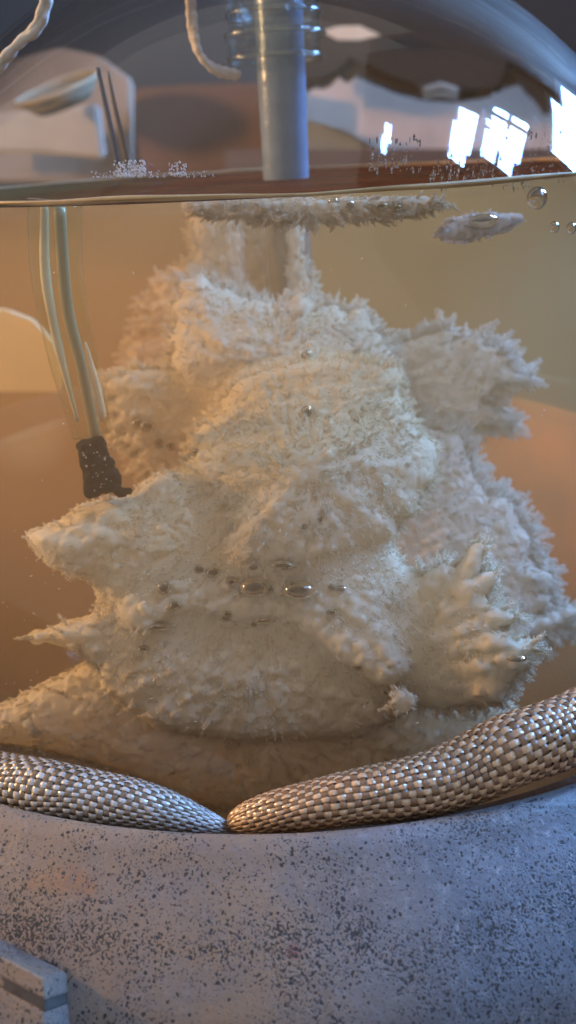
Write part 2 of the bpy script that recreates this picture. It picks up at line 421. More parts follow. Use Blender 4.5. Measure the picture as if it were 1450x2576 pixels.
# inner lining of the bowl under the flask
def lining_mat():
    m, nt, out = new_mat("glow_patched_lining"); co = coord(nt)
    c = ramp(nt, noise(nt, co, 25.0, 5), [(.3, (.020, .012, .006)), (.7, (.038, .023, .011))])
    orange = clamp01(nt, math_(nt, 'ADD', spot(nt, co, at_lining(1400, 1130), 4.6, 1.0), math_(nt, 'MULTIPLY', math_(nt, 'SUBTRACT', noise(nt, co, 30.0, 3), .5), 1.2)))  # amber glow refracted through the liquid, put into the lining colour
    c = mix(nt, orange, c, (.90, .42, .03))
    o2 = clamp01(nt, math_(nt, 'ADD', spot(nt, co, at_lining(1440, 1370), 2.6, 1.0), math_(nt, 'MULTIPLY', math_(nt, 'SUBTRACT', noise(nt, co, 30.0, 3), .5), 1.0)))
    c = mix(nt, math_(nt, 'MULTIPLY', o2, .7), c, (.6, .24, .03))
    pale = clamp01(nt, math_(nt, 'ADD', spot(nt, co, at_lining(30, 1000), 2.0, .5), math_(nt, 'MULTIPLY', math_(nt, 'SUBTRACT', noise(nt, co, 30.0, 3), .5), .6)))
    c = mix(nt, math_(nt, 'MULTIPLY', pale, .6), c, (.42, .40, .25))
    b = N(nt, "ShaderNodeBsdfPrincipled"); nt.links.new(c, b.inputs["Base Color"]); b.inputs["Roughness"].default_value = .8
    wv = N(nt, "ShaderNodeTexWave"); wv.inputs["Scale"].default_value = 260; nt.links.new(co, wv.inputs["Vector"])
    nt.links.new(bump(nt, wv.outputs["Fac"], .3, .0005), b.inputs["Normal"])
    nt.links.new(b.outputs[0], out.inputs[0]); return m
lin = [(11.97, -.5)] + [(11.45 * math.cos(t), 11.45 * math.sin(t)) for t in np.linspace(math.radians(-3), math.radians(-89.9), 50)]
lv, lf = lathe(lin, 128)
bvh_lin = BVHTree.FromPolygons([Vector(p) for p in lv], lf)
def at_lining(x, y):
    d = Vector(ray(x, y)); o = Vector(CAM_POS) + d * 14.0
    h = bvh_lin.ray_cast(o, d)[0]
    if h is None:                            # above the bowl: the bowl's far edge in that direction
        h = Vector(CAM_POS) + d * 29; h.z = -.6
    return np.array(h)
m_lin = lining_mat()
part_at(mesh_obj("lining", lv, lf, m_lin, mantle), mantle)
# the lining cloth turned out over the far half of the rim
tv, tf = [], []
tp_ = [(11.5, -.6), (11.8, -.1), (11.98, .12), (12.15, .22), (12.4, .16), (12.7, -.02), (13.1, -.26), (13.3, -.42), (13.3, -.50)]
na = 90
for i in range(na + 1):
    a = math.radians(-12 + 204 * i / na)
    for k, (r0, z0) in enumerate(tp_): tv.append((r0 * math.cos(a), r0 * math.sin(a), z0 + .02 * math.sin(a * 60)))
for i in range(na):
    for k in range(len(tp_) - 1): o = i * len(tp_) + k; tf.append((o, o + 1, o + len(tp_) + 1, o + len(tp_)))
part_at(mesh_obj("lining_hem", tv, tf, plain("hem_cloth", (.024, .015, .008), .85, .3, 80), mantle), mantle)

# ------------------------------------------------------------------ flask, liquid
flask = tag(empty("round_flask", (0, 0, -R)), "clear round bottom glass flask standing in the heating mantle", "flask")
m_glass = clear_glass("flask_glass", rough=.018)
rn = 2.3; t0 = math.acos(rn / R); zn = up_z(R * math.sin(t0))
outer = [(R * math.cos(t), up_z(R * math.sin(t))) for t in np.linspace(-math.pi / 2 + .001, t0, 90)]
neck_o = [(rn - .25, zn + .25), (rn - .4, zn + .8), (rn - .42, zn + 6)]
RI = R - .22
inner = [(RI * math.cos(t), up_z(RI * math.sin(t))) for t in np.linspace(t0, -math.pi / 2 + .001, 90)]
neck_i = [(rn - .66, zn + 6), (rn - .64, zn + .8), (rn - .5, zn + .15)]
gv, gf = lathe(outer + neck_o + neck_i + inner, 160)
gb = part_at(mesh_obj("glass_body", gv, gf, m_glass, flask), flask)
gb.data.materials.append(clear_glass("wetted_glass", 1.06, (1, 1, 1), .02, False))
np_, no_ = len(outer + neck_o + neck_i + inner), len(outer + neck_o + neck_i)
for p in gb.data.polygons:
    if p.index % (np_ - 1) >= no_ - 1 and p.center[2] < LZ * S: p.material_index = 1
    if p.center[2] < -1.0 * S: p.material_index = 1
part_at(lathe_obj("neck_rim", [(rn - .8, zn + 6.02), (rn - .1, zn + 6.02), (rn, zn + 6.3), (rn - .2, zn + 6.6), (rn - .8, zn + 6.5)], m_glass, flask, None, 96, True), flask)

def liquid_mat():
    m, nt, out = new_mat("amber_liquid")
    sc = N(nt, "ShaderNodeVolumeScatter"); sc.inputs["Color"].default_value = (.94, .62, .29, 1); sc.inputs["Density"].default_value = 4.4; sc.inputs["Anisotropy"].default_value = .25
    ab = N(nt, "ShaderNodeVolumeAbsorption"); ab.inputs["Color"].default_value = (.88, .57, .24, 1); ab.inputs["Density"].default_value = 8.5
    ad = N(nt, "ShaderNodeAddShader"); nt.links.new(sc.outputs[0], ad.inputs[0]); nt.links.new(ab.outputs[0], ad.inputs[1])
    nt.links.new(ad.outputs[0], out.inputs["Volume"]); return m
liquid = tag(empty("liquid", (0, 0, -R)), "murky amber liquid filling the round flask", "liquid")
RL = RI - .03
tl = math.asin(down_z(LZ) / RL)
lp = [(RL * math.cos(t), up_z(RL * math.sin(t))) for t in np.linspace(-math.pi / 2 + .001, tl, 70)] + [(.001, LZ)]
v, f = lathe(lp, 128)
part_at(mesh_obj("liquid_body", v, f, liquid_mat(), liquid), liquid)
def film_mat():
    m, nt, out = new_mat("reflection_film"); co = coord(nt)
    c = ramp(nt, noise(nt, co, 40.0, 4), [(.35, (.050, .010, .003)), (.7, (.10, .022, .006))])  # grazing reflection of the brown room put into the surface colour
    sep = N(nt, "ShaderNodeSeparateXYZ"); nt.links.new(co, sep.inputs[0])
    lf_ = clamp01(nt, math_(nt, 'MULTIPLY_ADD', sep.outputs[0], -28.0, -.55))
    c = mix(nt, lf_, c, (.040, .030, .010))
    b = N(nt, "ShaderNodeBsdfPrincipled"); nt.links.new(c, b.inputs["Base Color"]); b.inputs["Roughness"].default_value = .6
    b.inputs["Specular IOR Level"].default_value = .0
    lw = N(nt, "ShaderNodeLayerWeight"); t = N(nt, "ShaderNodeBsdfTransparent"); t.inputs[0].default_value = (1, .90, .72, 1)
    mx = N(nt, "ShaderNodeMixShader"); nt.links.new(math_(nt, 'POWER', lw.outputs["Facing"], 3.0), mx.inputs[0]); nt.links.new(t.outputs[0], mx.inputs[1]); nt.links.new(b.outputs[0], mx.inputs[2])
    nt.links.new(mx.outputs[0], out.inputs[0]); return m
rs = math.sqrt(RI*RI - down_z(LZ)**2) - .02
v, f = lathe([(.001, LZ + .02), (rs * .5, LZ + .02), (rs - .25, LZ + .02), (rs - .1, LZ + .04), (rs, LZ + .10)], 160)
part_at(mesh_obj("liquid_surface", v, f, film_mat(), liquid), liquid)
def wavy_ring(r0, z0, rad, amp):
    P = []
    n = 220
    ph = [random.uniform(0, 6.28) for _ in range(6)]
    vs_, fs = [], []
    for i in range(n):
        a = 2 * math.pi * i / n
        wob = amp * sum(math.sin((k * 5 + 3) * a + ph[k]) / (k + 1) for k in range(6))
        z = z0 + wob; r = r0 - (wob * .9)
        for j in range(8):
            b = 2 * math.pi * j / 8; q = rad * (1 + .3 * math.sin(9 * a + ph[2]))
            vs_.append(((r + q * math.cos(b)) * math.cos(a), (r + q * math.cos(b)) * math.sin(a), z + q * math.sin(b)))
    for i in range(n):
        for j in range(8): fs.append((i*8 + j, ((i+1) % n)*8 + j, ((i+1) % n)*8 + (j+1) % 8, i*8 + (j+1) % 8))
    return vs_, fs
v, f = wavy_ring(rs - .05, LZ + .08, .035, .018)
part_at(mesh_obj("meniscus", v, f, plain("meniscus_film", (.46, .33, .18), .45, .3, 120, spec=.2), liquid), liquid)

# ------------------------------------------------------------------ crystals
VOX = .033
def sdf_to_obj(name, C_, r_, mat, parent, vox=VOX):
    C_ = np.asarray(C_); r_ = np.asarray(r_)
    lo = C_.min(0) - r_.max() - 3*vox; hi = C_.max(0) + r_.max() + 3*vox
    dim = np.ceil((hi - lo) / vox).astype(int) + 1
    F = np.full(dim, -3*vox, np.float32)
    ax = [lo[k] + vox * np.arange(dim[k]) for k in range(3)]
    for c, r in zip(C_, r_):
        R2 = r + 3*vox
        i0 = np.maximum(np.floor((c - R2 - lo) / vox).astype(int), 0); i1 = np.minimum(np.ceil((c + R2 - lo) / vox).astype(int) + 1, dim)
        dx = (ax[0][i0[0]:i1[0]] - c[0])**2; dy = (ax[1][i0[1]:i1[1]] - c[1])**2; dz = (ax[2][i0[2]:i1[2]] - c[2])**2
        d = r - np.sqrt(dx[:, None, None] + dy[None, :, None] + dz[None, None, :])
        sub = F[i0[0]:i1[0], i0[1]:i1[1], i0[2]:i1[2]]; np.maximum(sub, d, out=sub)
    g = openvdb.FloatGrid(3*vox); g.copyFromArray(-F)
    pts, tris, quads = g.convertToPolygons(0.0, 0.25)
    pts = np.asarray(pts) * vox + lo
    faces = [tuple(int(i) for i in t)[::-1] for t in tris] + [tuple(int(i) for i in q)[::-1] for q in quads]
    return mesh_obj(name, pts, faces, mat, parent)
def poly_dist(P, poly):
    a = poly; b = np.roll(poly, -1, 0)
    d = np.full(len(P), 1e9); ins = np.zeros(len(P), bool)
    for (x0, y0), (x1, y1) in zip(a, b):
        ex, ey = x1 - x0, y1 - y0; t = np.clip(((P[:, 0]-x0)*ex + (P[:, 1]-y0)*ey) / (ex*ex + ey*ey + 1e-9), 0, 1)
        d = np.minimum(d, np.hypot(P[:, 0] - x0 - t*ex, P[:, 1] - y0 - t*ey))
        cond = (y0 > P[:, 1]) != (y1 > P[:, 1])
        ins ^= cond & (P[:, 0] < (x1 - x0) * (P[:, 1] - y0) / (y1 - y0 + 1e-12) + x0)
    return np.where(ins, d, -d)
def vnoise(seed):
    g = np.random.default_rng(seed).random((64, 64))
    def fn(u, v):
        iu = np.floor(u).astype(int); iv = np.floor(v).astype(int); fu = u - iu; fv = v - iv
        fu = fu*fu*(3 - 2*fu); fv = fv*fv*(3 - 2*fv); a = lambda i, j: g[i % 64, j % 64]
        return (a(iu, iv)*(1-fu)*(1-fv) + a(iu+1, iv)*fu*(1-fv) + a(iu, iv+1)*(1-fu)*fv + a(iu+1, iv+1)*fu*fv) - .5
    return fn
def needles_obj(name, A, B, W, mat, parent, seed):
    r = np.random.default_rng(seed + 9); n = len(A); d = B - A; L = np.linalg.norm(d, axis=1)[:, None]; d = d / L
    x = np.cross(d, r.normal(0, 1, (n, 3))); x /= np.linalg.norm(x, axis=1)[:, None]; y = np.cross(d, x)
    V = np.empty((n, 5, 3)); V[:, 0] = A - d * L * .1; V[:, 4] = B
    for k in range(3):
        t = 2 * math.pi * k / 3; V[:, 1 + k] = A + d * L * .4 + (x * math.cos(t) + y * math.sin(t)) * W[:, None] * .9
    F = np.array([[0, 2, 1], [0, 3, 2], [0, 1, 3], [4, 1, 2], [4, 2, 3], [4, 3, 1]])
    F = (F[None] + 5 * np.arange(n)[:, None, None]).reshape(-1)
    me = bpy.data.meshes.new("crystal_needles"); me.vertices.add(n * 5); me.vertices.foreach_set("co", (V * S).ravel())
    me.loops.add(len(F)); me.loops.foreach_set("vertex_index", F.astype(np.int32)); nf = len(F) // 3
    me.polygons.add(nf); me.polygons.foreach_set("loop_start", np.arange(nf, dtype=np.int32) * 3)
    me.update(calc_edges=True); me.materials.append(mat)
    o = link(bpy.data.objects.new("crystal_needles", me), parent); o["kind"] = "stuff"
    if parent is not None: o.location = -Vector(parent.location)
    PENDING.append(o); return o
PENDING, CORE = [], []
def lobe(name, poly, root, z0, slope, thick, mat, parent, seed, spike=14.0, ridge=.07, grain=(.06, .10), soft=30.0, zcap=LZ - .15, step=5.2, label=None, stretch=1.0, bulge=0.0, fuzz=1.0, slopex=0.0, teeth=11.0, core=False):
    """one frond: an outline seen from the bench front, given real depth, filled with crystal grains that get finer towards the rim and end in needles"""
    r = np.random.default_rng(seed); poly = np.array(poly, float); root = np.array(root, float)
    if teeth:
        out_ = []
        for a, b in zip(poly, np.roll(poly, -1, 0)):
            L = np.hypot(*(b - a)); m = max(1, int(L / r.uniform(11, 17)))
            for k in range(m):
                p = a + (b - a) * k / m; v = p - root; v = v / (np.hypot(*v) + 1e-6); out_.append(p)
                if L > 14: out_.append(a + (b - a) * (k + r.uniform(.35, .75)) / m + v * r.uniform(.2, 1.0) * teeth + r.normal(0, 1.2, 2))
        poly = np.array(out_)
    x0, y0 = poly.min(0); x1, y1 = poly.max(0)
    gx, gy = np.meshgrid(np.arange(x0, x1, step), np.arange(y0, y1, step))
    P = np.stack([gx.ravel(), gy.ravel()], 1) + r.uniform(-.5, .5, (gx.size, 2)) * step
    d = poly_dist(P, poly); k = d > 2; P, d = P[k], d[k]
    bulge_r = d.max()
    nz, nz2 = vnoise(seed + 1), vnoise(seed + 2)
    def depth(P, d):
        v = P - root; ang = np.arctan2(v[:, 1], v[:, 0]); rad = np.hypot(v[:, 0], v[:, 1])
        t = thick * np.sqrt(1 - (1 - np.clip(d / soft, 0, 1))**2)
        rel = ridge * (nz(ang * 15 + 30, rad / 110.0) * 1.5 + nz2(P[:, 0] / 26.0 * stretch, P[:, 1] / 26.0) * .7)
        return z0 - bulge * np.sqrt(np.clip(d / bulge_r, 0, 1)) + slope * (P[:, 1] - root[1]) / 100.0 + slopex * (P[:, 0] - root[0]) / 100.0, t, rel
    zc, t, rel = depth(P, d)
    pts, rad = [], []
    for sgn in (-1, 1):
        sel = slice(None) if sgn < 0 else slice(0, None, 3); big = 1.0 if sgn < 0 else 1.7
        zz = zc + sgn * np.maximum(t - .08, 0) + (rel if sgn < 0 else -rel) * np.clip(d / 30, .2, 1)
        rr = big * r.uniform(grain[0], grain[1], len(P)) * np.clip(.6 + d / 26.0, .6, 1.0)
        zz = zz + r.normal(0, .03, len(P))
        pts += [at_depth(a, b, z) for (a, b), z in zip(P[sel], zz[sel])]; rad += list(rr[sel])
    # body filling
    deep = d > 14
    Pi, di, zi, ti = P[deep], d[deep], zc[deep], t[deep]
    for q in range(0, len(Pi) if thick > .2 else 0, 5):
        n = max(1, int(ti[q] / .22))
        for s in range(n): pts.append(at_depth(Pi[q, 0], Pi[q, 1], zi[q] + ti[q] * (2*(s + .5)/n - 1) * .8)); rad.append(min(.20, .85 * di[q] / 140.0))
    # feather sprays: a stem with barbs, laid over the face and standing out past the rim
    def front(Q):
        dq = poly_dist(Q, poly); zq, tq, rq = depth(Q, np.maximum(dq, 0)); return np.where(dq > 0, zq - np.maximum(tq - .08, 0) + rq * np.clip(dq / 30, .2, 1) - .07, zq)
    NA, NB, NW = [], [], []
    area = len(P) * step * step
    ns = int(area / 480 * fuzz); idx = r.choice(len(P), ns)
    SC = [P[i] for i in idx]; SA = []; SL = []; SE = []
    nbig, nsm = vnoise(seed + 3), vnoise(seed + 4)
    for c in SC:
        v = c - root; SA.append(math.atan2(v[1], v[0]) + r.normal(0, .32) + 1.6 * float(nsm(np.array([c[0] / 60]), np.array([c[1] / 60]))[0]))
        SL.append(r.uniform(16, 40) * (1 + .9 * float(nbig(np.array([c[0] / 90]), np.array([c[1] / 90]))[0]))); SE.append(0)
    for i in range(len(poly)):
        a, b = poly[i], poly[(i + 1) % len(poly)]; L = np.hypot(*(b - a)); e = (b - a) / max(L, 1e-6); nrm = np.array([e[1], -e[0]])
        if poly_dist(np.array([(a + b) / 2 + nrm * 3]), poly)[0] > 0: nrm = -nrm
        for q in np.arange(0, L, 5.0):
            p = a + e * q; v = p - root; v = v / (np.hypot(*v) + 1e-6)
            dv = v * .8 + nrm * .55 + r.normal(0, .30, 2)
            SC.append(p - dv * 5); SA.append(math.atan2(dv[1], dv[0])); SL.append(6 + spike * r.uniform(.3, 2.0) ** 1.3 * (1 if nrm @ v > .1 else .6)); SE.append(1)
    SC, SA, SL, SE = np.array(SC), np.array(SA), np.array(SL), np.array(SE)
    zs = front(SC); lean = np.where(SE == 1, r.normal(0, .35, len(SC)), r.uniform(.05, .55, len(SC)))
    for c, an, L, z, ln in zip(SC, SA, SL, zs, lean):
        u = np.array([math.cos(an), math.sin(an)]); n2 = np.array([-u[1], u[0]]); k = 1 / 135.0
        b0 = np.array([*c, z]); tip = np.array([*(c + u * L), z - ln * L * k]); NA.append(b0); NB.append(tip); NW.append(2.6)
        for q in np.arange(.12, .95, 5.0 / L):
            base = b0 + (tip - b0) * q; bl = L * .42 * (1 - q * .75) * r.uniform(.6, 1.15)
            for sg in (-1, 1):
                dv = u * .75 + n2 * sg * .72
                NA.append(base); NB.append(base + np.array([*(dv * bl), (-ln * .6 + r.normal(0, .35)) * bl * k])); NW.append(1.9)
    nf = int(area / 40 * fuzz); Q = P[r.choice(len(P), nf)] + r.uniform(-3, 3, (nf, 2)); zq = front(Q); v = Q - root
    an = np.arctan2(v[:, 1], v[:, 0]) + r.normal(0, .7, nf); ll = r.uniform(5, 13, nf)
    tipz = zq - r.uniform(.1, 1.1, nf) * ll / 135.0
    NA = np.vstack([np.array(NA), np.column_stack([Q, zq])]); NB = np.vstack([np.array(NB), np.column_stack([Q[:, 0] + np.cos(an) * ll, Q[:, 1] + np.sin(an) * ll, tipz])]); NW = np.concatenate([NW, np.full(nf, 1.7)])
    un = lambda A: CAM_POS + (FW + np.outer((A[:, 0] - 725) / FPX, RT) - np.outer((A[:, 1] - 1288) / FPX, UP)) * A[:, 2:3]
    A3, B3 = un(NA), un(NB); W3 = NW * NA[:, 2] / FPX
    ok = (np.linalg.norm(A3, axis=1) < RI - .15) & (np.linalg.norm(B3, axis=1) < RI - .08) & (A3[:, 2] < zcap) & (B3[:, 2] < zcap)
    needles_obj(name, A3[ok], B3[ok], W3[ok], mat, parent, seed)
    pts = np.array(pts); rad = np.array(rad)
    dist = np.linalg.norm(pts, axis=1); keep = (dist + rad < RI - .06) & (pts[:, 2] + rad < zcap) & (np.hypot(pts[:, 0] - ROD_X, pts[:, 1] + 0.0) > -1)
    if core: CORE.append((pts[keep], rad[keep]))
    o = sdf_to_obj(name, pts[keep], rad[keep], mat, parent)
    if label: o["label"] = label
    return o
ROD_X = .36
m_cr = crystal_mat("snowy_crystal", (.90, .89, .87), (.94, .93, .92))
m_cw = crystal_mat("cream_crystal", (.92, .87, .74), (.94, .91, .82))
crystals = tag(empty("crystal_mass", (0, 0, -R)), "snow white feathery crystal mass grown round the rod in the flask", "crystals")
LOBES = [
 # poly, root, z0, slope, thick, material, label, extra
 ("A", [(475,515),(490,560),(480,600),(492,640),(480,665),(455,672),(440,690),(462,712),(480,740),(470,800),(600,830),(760,830),(830,800),(775,695),(752,645),(760,600),(742,560),(738,515)], (620,760), 19.6, .25, .75, m_cr, "greyish white collar of crystals hugging the rod", dict(spike=12)),
 ("A2", [(475,515),(490,560),(480,600),(492,640),(480,680),(500,740),(560,770),(622,760),(612,700),(606,650),(610,600),(596,560),(600,515)], (600,760), 17.5, .2, .35, m_cr, "pale strip of crystals left of the sunken rod", dict(spike=10, teeth=9)),
 ("A3", [(736,520),(742,560),(762,600),(752,645),(776,695),(800,740),(770,770),(735,750),(728,690),(734,640),(726,600),(728,540)], (740,780), 17.5, .2, .25, m_cr, "narrow strip of crystals right of the sunken rod", dict(spike=10, teeth=8)),
 ("E1", [(470,690),(420,700),(390,735),(400,752),(345,762),(355,778),(392,792),(350,815),(345,835),(420,835),(355,850),(325,868),(318,895),(340,930),(470,940)], (560,830), 22.3, .2, .4, m_cr, "dim fingered fronds upper left of the mound", dict(spike=16)),
 ("I", [(1060,1080),(1160,1095),(1190,1200),(1225,1245),(1290,1262),(1305,1320),(1335,1350),(1325,1400),(1352,1432),(1392,1442),(1388,1470),(1345,1488),(1390,1500),(1380,1518),(1325,1552),(1390,1540),(1470,1512),(1470,1545),(1340,1610),(1250,1650),(1000,1650),(900,1500),(980,1250)], (1000,1400), 16.2, -.1, .5, m_cr, "shadowy grey lobe at the lower right", dict(spike=26, bulge=.4)),
 ("C", [(880,930),(955,885),(1000,868),(1060,850),(1122,830),(1136,836),(1134,862),(1165,850),(1205,843),(1217,850),(1215,872),(1252,876),(1250,893),(1277,897),(1272,920),(1290,936),(1336,952),(1332,962),(1290,962),(1242,966),(1236,988),(1205,1008),(1262,1040),(1278,1078),(1240,1068),(1212,1066),(1180,1086),(1150,1065),(1120,1110),(1050,1160),(940,1100)], (930,980), 16.6, .15, .4, m_cr, "wide feather shaped frond reaching to the right", dict(spike=26, ridge=.08, stretch=.5)),
 ("F", [(262,968),(285,948),(340,932),(440,932),(530,960),(600,1010),(620,1100),(560,1200),(470,1210),(410,1205),(345,1165),(352,1128),(282,1102),(335,1090),(282,1068),(300,1042),(268,1022),(292,1000)], (560,1060), 16.0, .1, .45, m_cw, "yellowish frond left of the mound", dict(spike=18, ridge=.08)),
 ("B", [(470,700),(446,712),(468,735),(436,775),(452,800),(428,850),(440,880),(430,930),(480,975),(600,1020),(760,1030),(960,1010),(1000,930),(985,885),(958,850),(930,808),(918,780),(890,776),(872,790),(840,768),(800,775),(770,745),(745,740),(720,762),(690,775),(655,755),(620,752),(580,735),(540,720),(505,690)], (720,980), 16.0, -.3, .6, m_cr, "bright upper mound under the end of the rod", dict(spike=16, bulge=.8)),
 ("N", [(-40,1800),(130,1718),(250,1655),(400,1620),(900,1700),(1100,1740),(1250,1745),(1300,1790),(1200,1870),(1000,1930),(760,2040),(500,2020),(300,1930),(100,1880),(-40,1860)], (650,1700), 14.1, .1, .5, m_cw, "dim broad fan along the bottom of the mass", dict(spike=8, soft=50, step=7.0, bulge=.2, fuzz=.6)),
 ("G", [(70,1345),(112,1333),(160,1318),(200,1282),(285,1258),(335,1248),(400,1198),(480,1180),(600,1250),(620,1450),(430,1520),(300,1530),(272,1500),(250,1450),(225,1440),(190,1447),(130,1415),(96,1382)], (520,1380), 13.9, -.1, .45, m_cw, "pinkish wing with a pointed tip at the left", dict(spike=9, bulge=.5, slopex=.12, teeth=6)),
 ("H", [(38,1607),(130,1588),(182,1568),(232,1553),(272,1525),(300,1495),(430,1480),(480,1640),(420,1700),(300,1690),(240,1672),(205,1632),(130,1608)], (470,1590), 13.4, 0, .4, m_cw, "long thin spike pointing left under the wing", dict(spike=5, teeth=4)),
 ("D", [(470,1190),(490,1095),(545,1040),(600,960),(700,925),(850,905),(985,925),(1012,950),(1000,985),(1030,1040),(1062,1100),(1097,1120),(1092,1165),(1085,1210),(1055,1245),(1035,1290),(1000,1300),(992,1350),(870,1400),(740,1440),(600,1430),(540,1390),(520,1280)], (760,1200), 14.3, -.3, .7, m_cw, "creamy bright centre bulge of the mass", dict(spike=13, ridge=.07, bulge=1.0)),
 ("J", [(960,1500),(1010,1490),(1080,1440),(1120,1420),(1150,1435),(1190,1372),(1213,1370),(1207,1415),(1188,1452),(1238,1440),(1246,1460),(1218,1500),(1230,1522),(1282,1545),(1302,1558),(1245,1580),(1300,1618),(1350,1622),(1320,1650),(1330,1672),(1290,1692),(1262,1760),(1100,1780),(950,1730),(860,1600)], (960,1660), 13.6, 0, .32, m_cw, "feathery fan with raised fingers at the lower right", dict(spike=20, ridge=.08, stretch=.6, bulge=.3, slopex=-.35)),
 ("K", [(280,1490),(420,1400),(560,1370),(740,1390),(990,1380),(1060,1520),(1040,1700),(960,1725),(890,1690),(850,1665),(800,1625),(745,1590),(690,1560),(640,1575),(560,1560),(500,1545),(430,1560),(380,1600),(300,1580)], (700,1420), 13.7, -.22, .5, m_cw, "broad shelf carrying most of the bubbles", dict(spike=9, bulge=.35)),
 ("L", [(240,1650),(300,1560),(450,1530),(600,1540),(800,1610),(950,1700),(1045,1745),(1036,1775),(1000,1800),(900,1850),(600,1860),(400,1830),(260,1730)], (640,1620), 13.7, -.05, .5, m_cw, "tan lower ledge beneath the bubble shelf", dict(spike=5, bulge=.3)),
]
frond_objs = []
for k, (nm, poly, root, z0, slope, th, mt, lab, kw) in enumerate(LOBES):
    o = lobe("crystal_frond", poly, root, z0, slope, th, mt, crystals, 100 + 7*k, label=lab, core=nm in 'BDGHKLJF', **kw)
    part_at(o, crystals); frond_objs.append(o)
def tree_of(objs):
    av, af = [], []
    for o in objs:
        base = len(av); mw = np.array(o.location) + (np.array(o.parent.location) if o.parent else 0)
        n = len(o.data.vertices); co = np.empty(n * 3); o.data.vertices.foreach_get("co", co); co = (co.reshape(-1, 3) + mw) / S
        av += [Vector(c) for c in co]; af += [tuple(i + base for i in p.vertices) for p in o.data.polygons]
    return BVHTree.FromPolygons(av, af)
# the grown-together core that closes the creases between the fronds
def core_mesh():
    vx, dl = .085, .42
    C_ = np.vstack([c for c, _ in CORE]); r0 = np.concatenate([r for _, r in CORE])
    sel = rng.permutation(len(C_))[:26000]; C_, r0 = C_[sel], r0[sel]
    lo = C_.min(0) - 1.0; dim = np.ceil((C_.max(0) + 1.0 - lo) / vx).astype(int)
    F = np.full(dim, -dl, np.float32); ax = [lo[k] + vx * np.arange(dim[k]) for k in range(3)]
    for c, r in zip(C_, r0):
        R2 = r + dl; i0 = np.maximum(((c - R2 - lo) / vx).astype(int), 0); i1 = np.minimum(((c + R2 - lo) / vx).astype(int) + 2, dim)
        d = r - np.sqrt(((ax[0][i0[0]:i1[0]] - c[0])**2)[:, None, None] + ((ax[1][i0[1]:i1[1]] - c[1])**2)[None, :, None] + ((ax[2][i0[2]:i1[2]] - c[2])**2)[None, None])
        sub = F[i0[0]:i1[0], i0[1]:i1[1], i0[2]:i1[2]]; np.maximum(sub, d, out=sub)
    F = np.clip(F, -dl, dl)
    def blur(F, n):
        for a_ in range(3):
            c = np.cumsum(np.pad(F, [(n + 1, n) if k == a_ else (0, 0) for k in range(3)], mode='edge'), axis=a_, dtype=np.float64)
            hi = [slice(None)] * 3; l_ = [slice(None)] * 3; hi[a_] = slice(2*n + 1, None); l_[a_] = slice(0, -(2*n + 1))
            F = (c[tuple(hi)] - c[tuple(l_)]) / (2*n + 1)
        return F
    F = blur(blur(blur(F, 4), 3), 2)
    def grid_poly(iso):
        g = openvdb.FloatGrid(1.0); g.copyFromArray((-(F + iso)).astype(np.float32)); p, t, q = g.convertToPolygons(0.0, 0.0)
        return np.asarray(p) * vx + lo, [tuple(int(i) for i in f)[::-1] for f in t] + [tuple(int(i) for i in f)[::-1] for f in q]
    return grid_poly(.075)
kv, kf = core_mesh()
kl = np.linalg.norm(kv, axis=1); kv = kv * np.minimum(1, (RI - .35) / kl)[:, None]
core_o = part_at(mesh_obj("crystal_core", kv, kf, m_cw, crystals), crystals)
# needles over the closed creases
tri = np.array([f[:3] for f in kf]); cen = kv[tri].mean(1); nrm = np.cross(kv[tri[:, 1]] - kv[tri[:, 0]], kv[tri[:, 2]] - kv[tri[:, 0]]); nrm /= np.linalg.norm(nrm, axis=1)[:, None] + 1e-12
vw = cen - CAM_POS; vw /= np.linalg.norm(vw, axis=1)[:, None]
if np.mean(np.sum(nrm * (cen - cen.mean(0)), axis=1)) < 0: nrm = -nrm
fac = np.where(np.sum(nrm * vw, axis=1) < -.1)[0]
rq = np.random.default_rng(31); pick = rq.choice(fac, 24000); base = cen[pick] + rq.normal(0, .03, (len(pick), 3)); n_ = nrm[pick]
h3 = np.array(at_depth(730, 1120, 15.5)); dd = base - h3; dd -= np.sum(dd * n_, axis=1)[:, None] * n_; dd /= np.linalg.norm(dd, axis=1)[:, None]
dd = dd + n_ * rq.uniform(.05, .55, (len(pick), 1)) + rq.normal(0, .32, (len(pick), 3)); dd /= np.linalg.norm(dd, axis=1)[:, None]
ll = rq.uniform(.035, .12, len(pick)); tipp = base + dd * ll[:, None]; ok = np.linalg.norm(tipp, axis=1) < RI - .1
needles_obj("crystal_frond", base[ok], tipp[ok], np.full(ok.sum(), .016), m_cw, crystals, 55)
# small bright chip of crystal
o = lobe("crystal_chip", [(990,1740),(1015,1736),(1042,1755),(1040,1775),(1015,1792),(985,1780)], (1010,1765), 12.5, 0, .08, m_cw, crystals, 400, spike=5, grain=(.03, .05), soft=8, step=4.0, fuzz=.5, label="small bright yellowish chip at the lower edge", zcap=9); part_at(o, crystals); frond_objs.append(o)

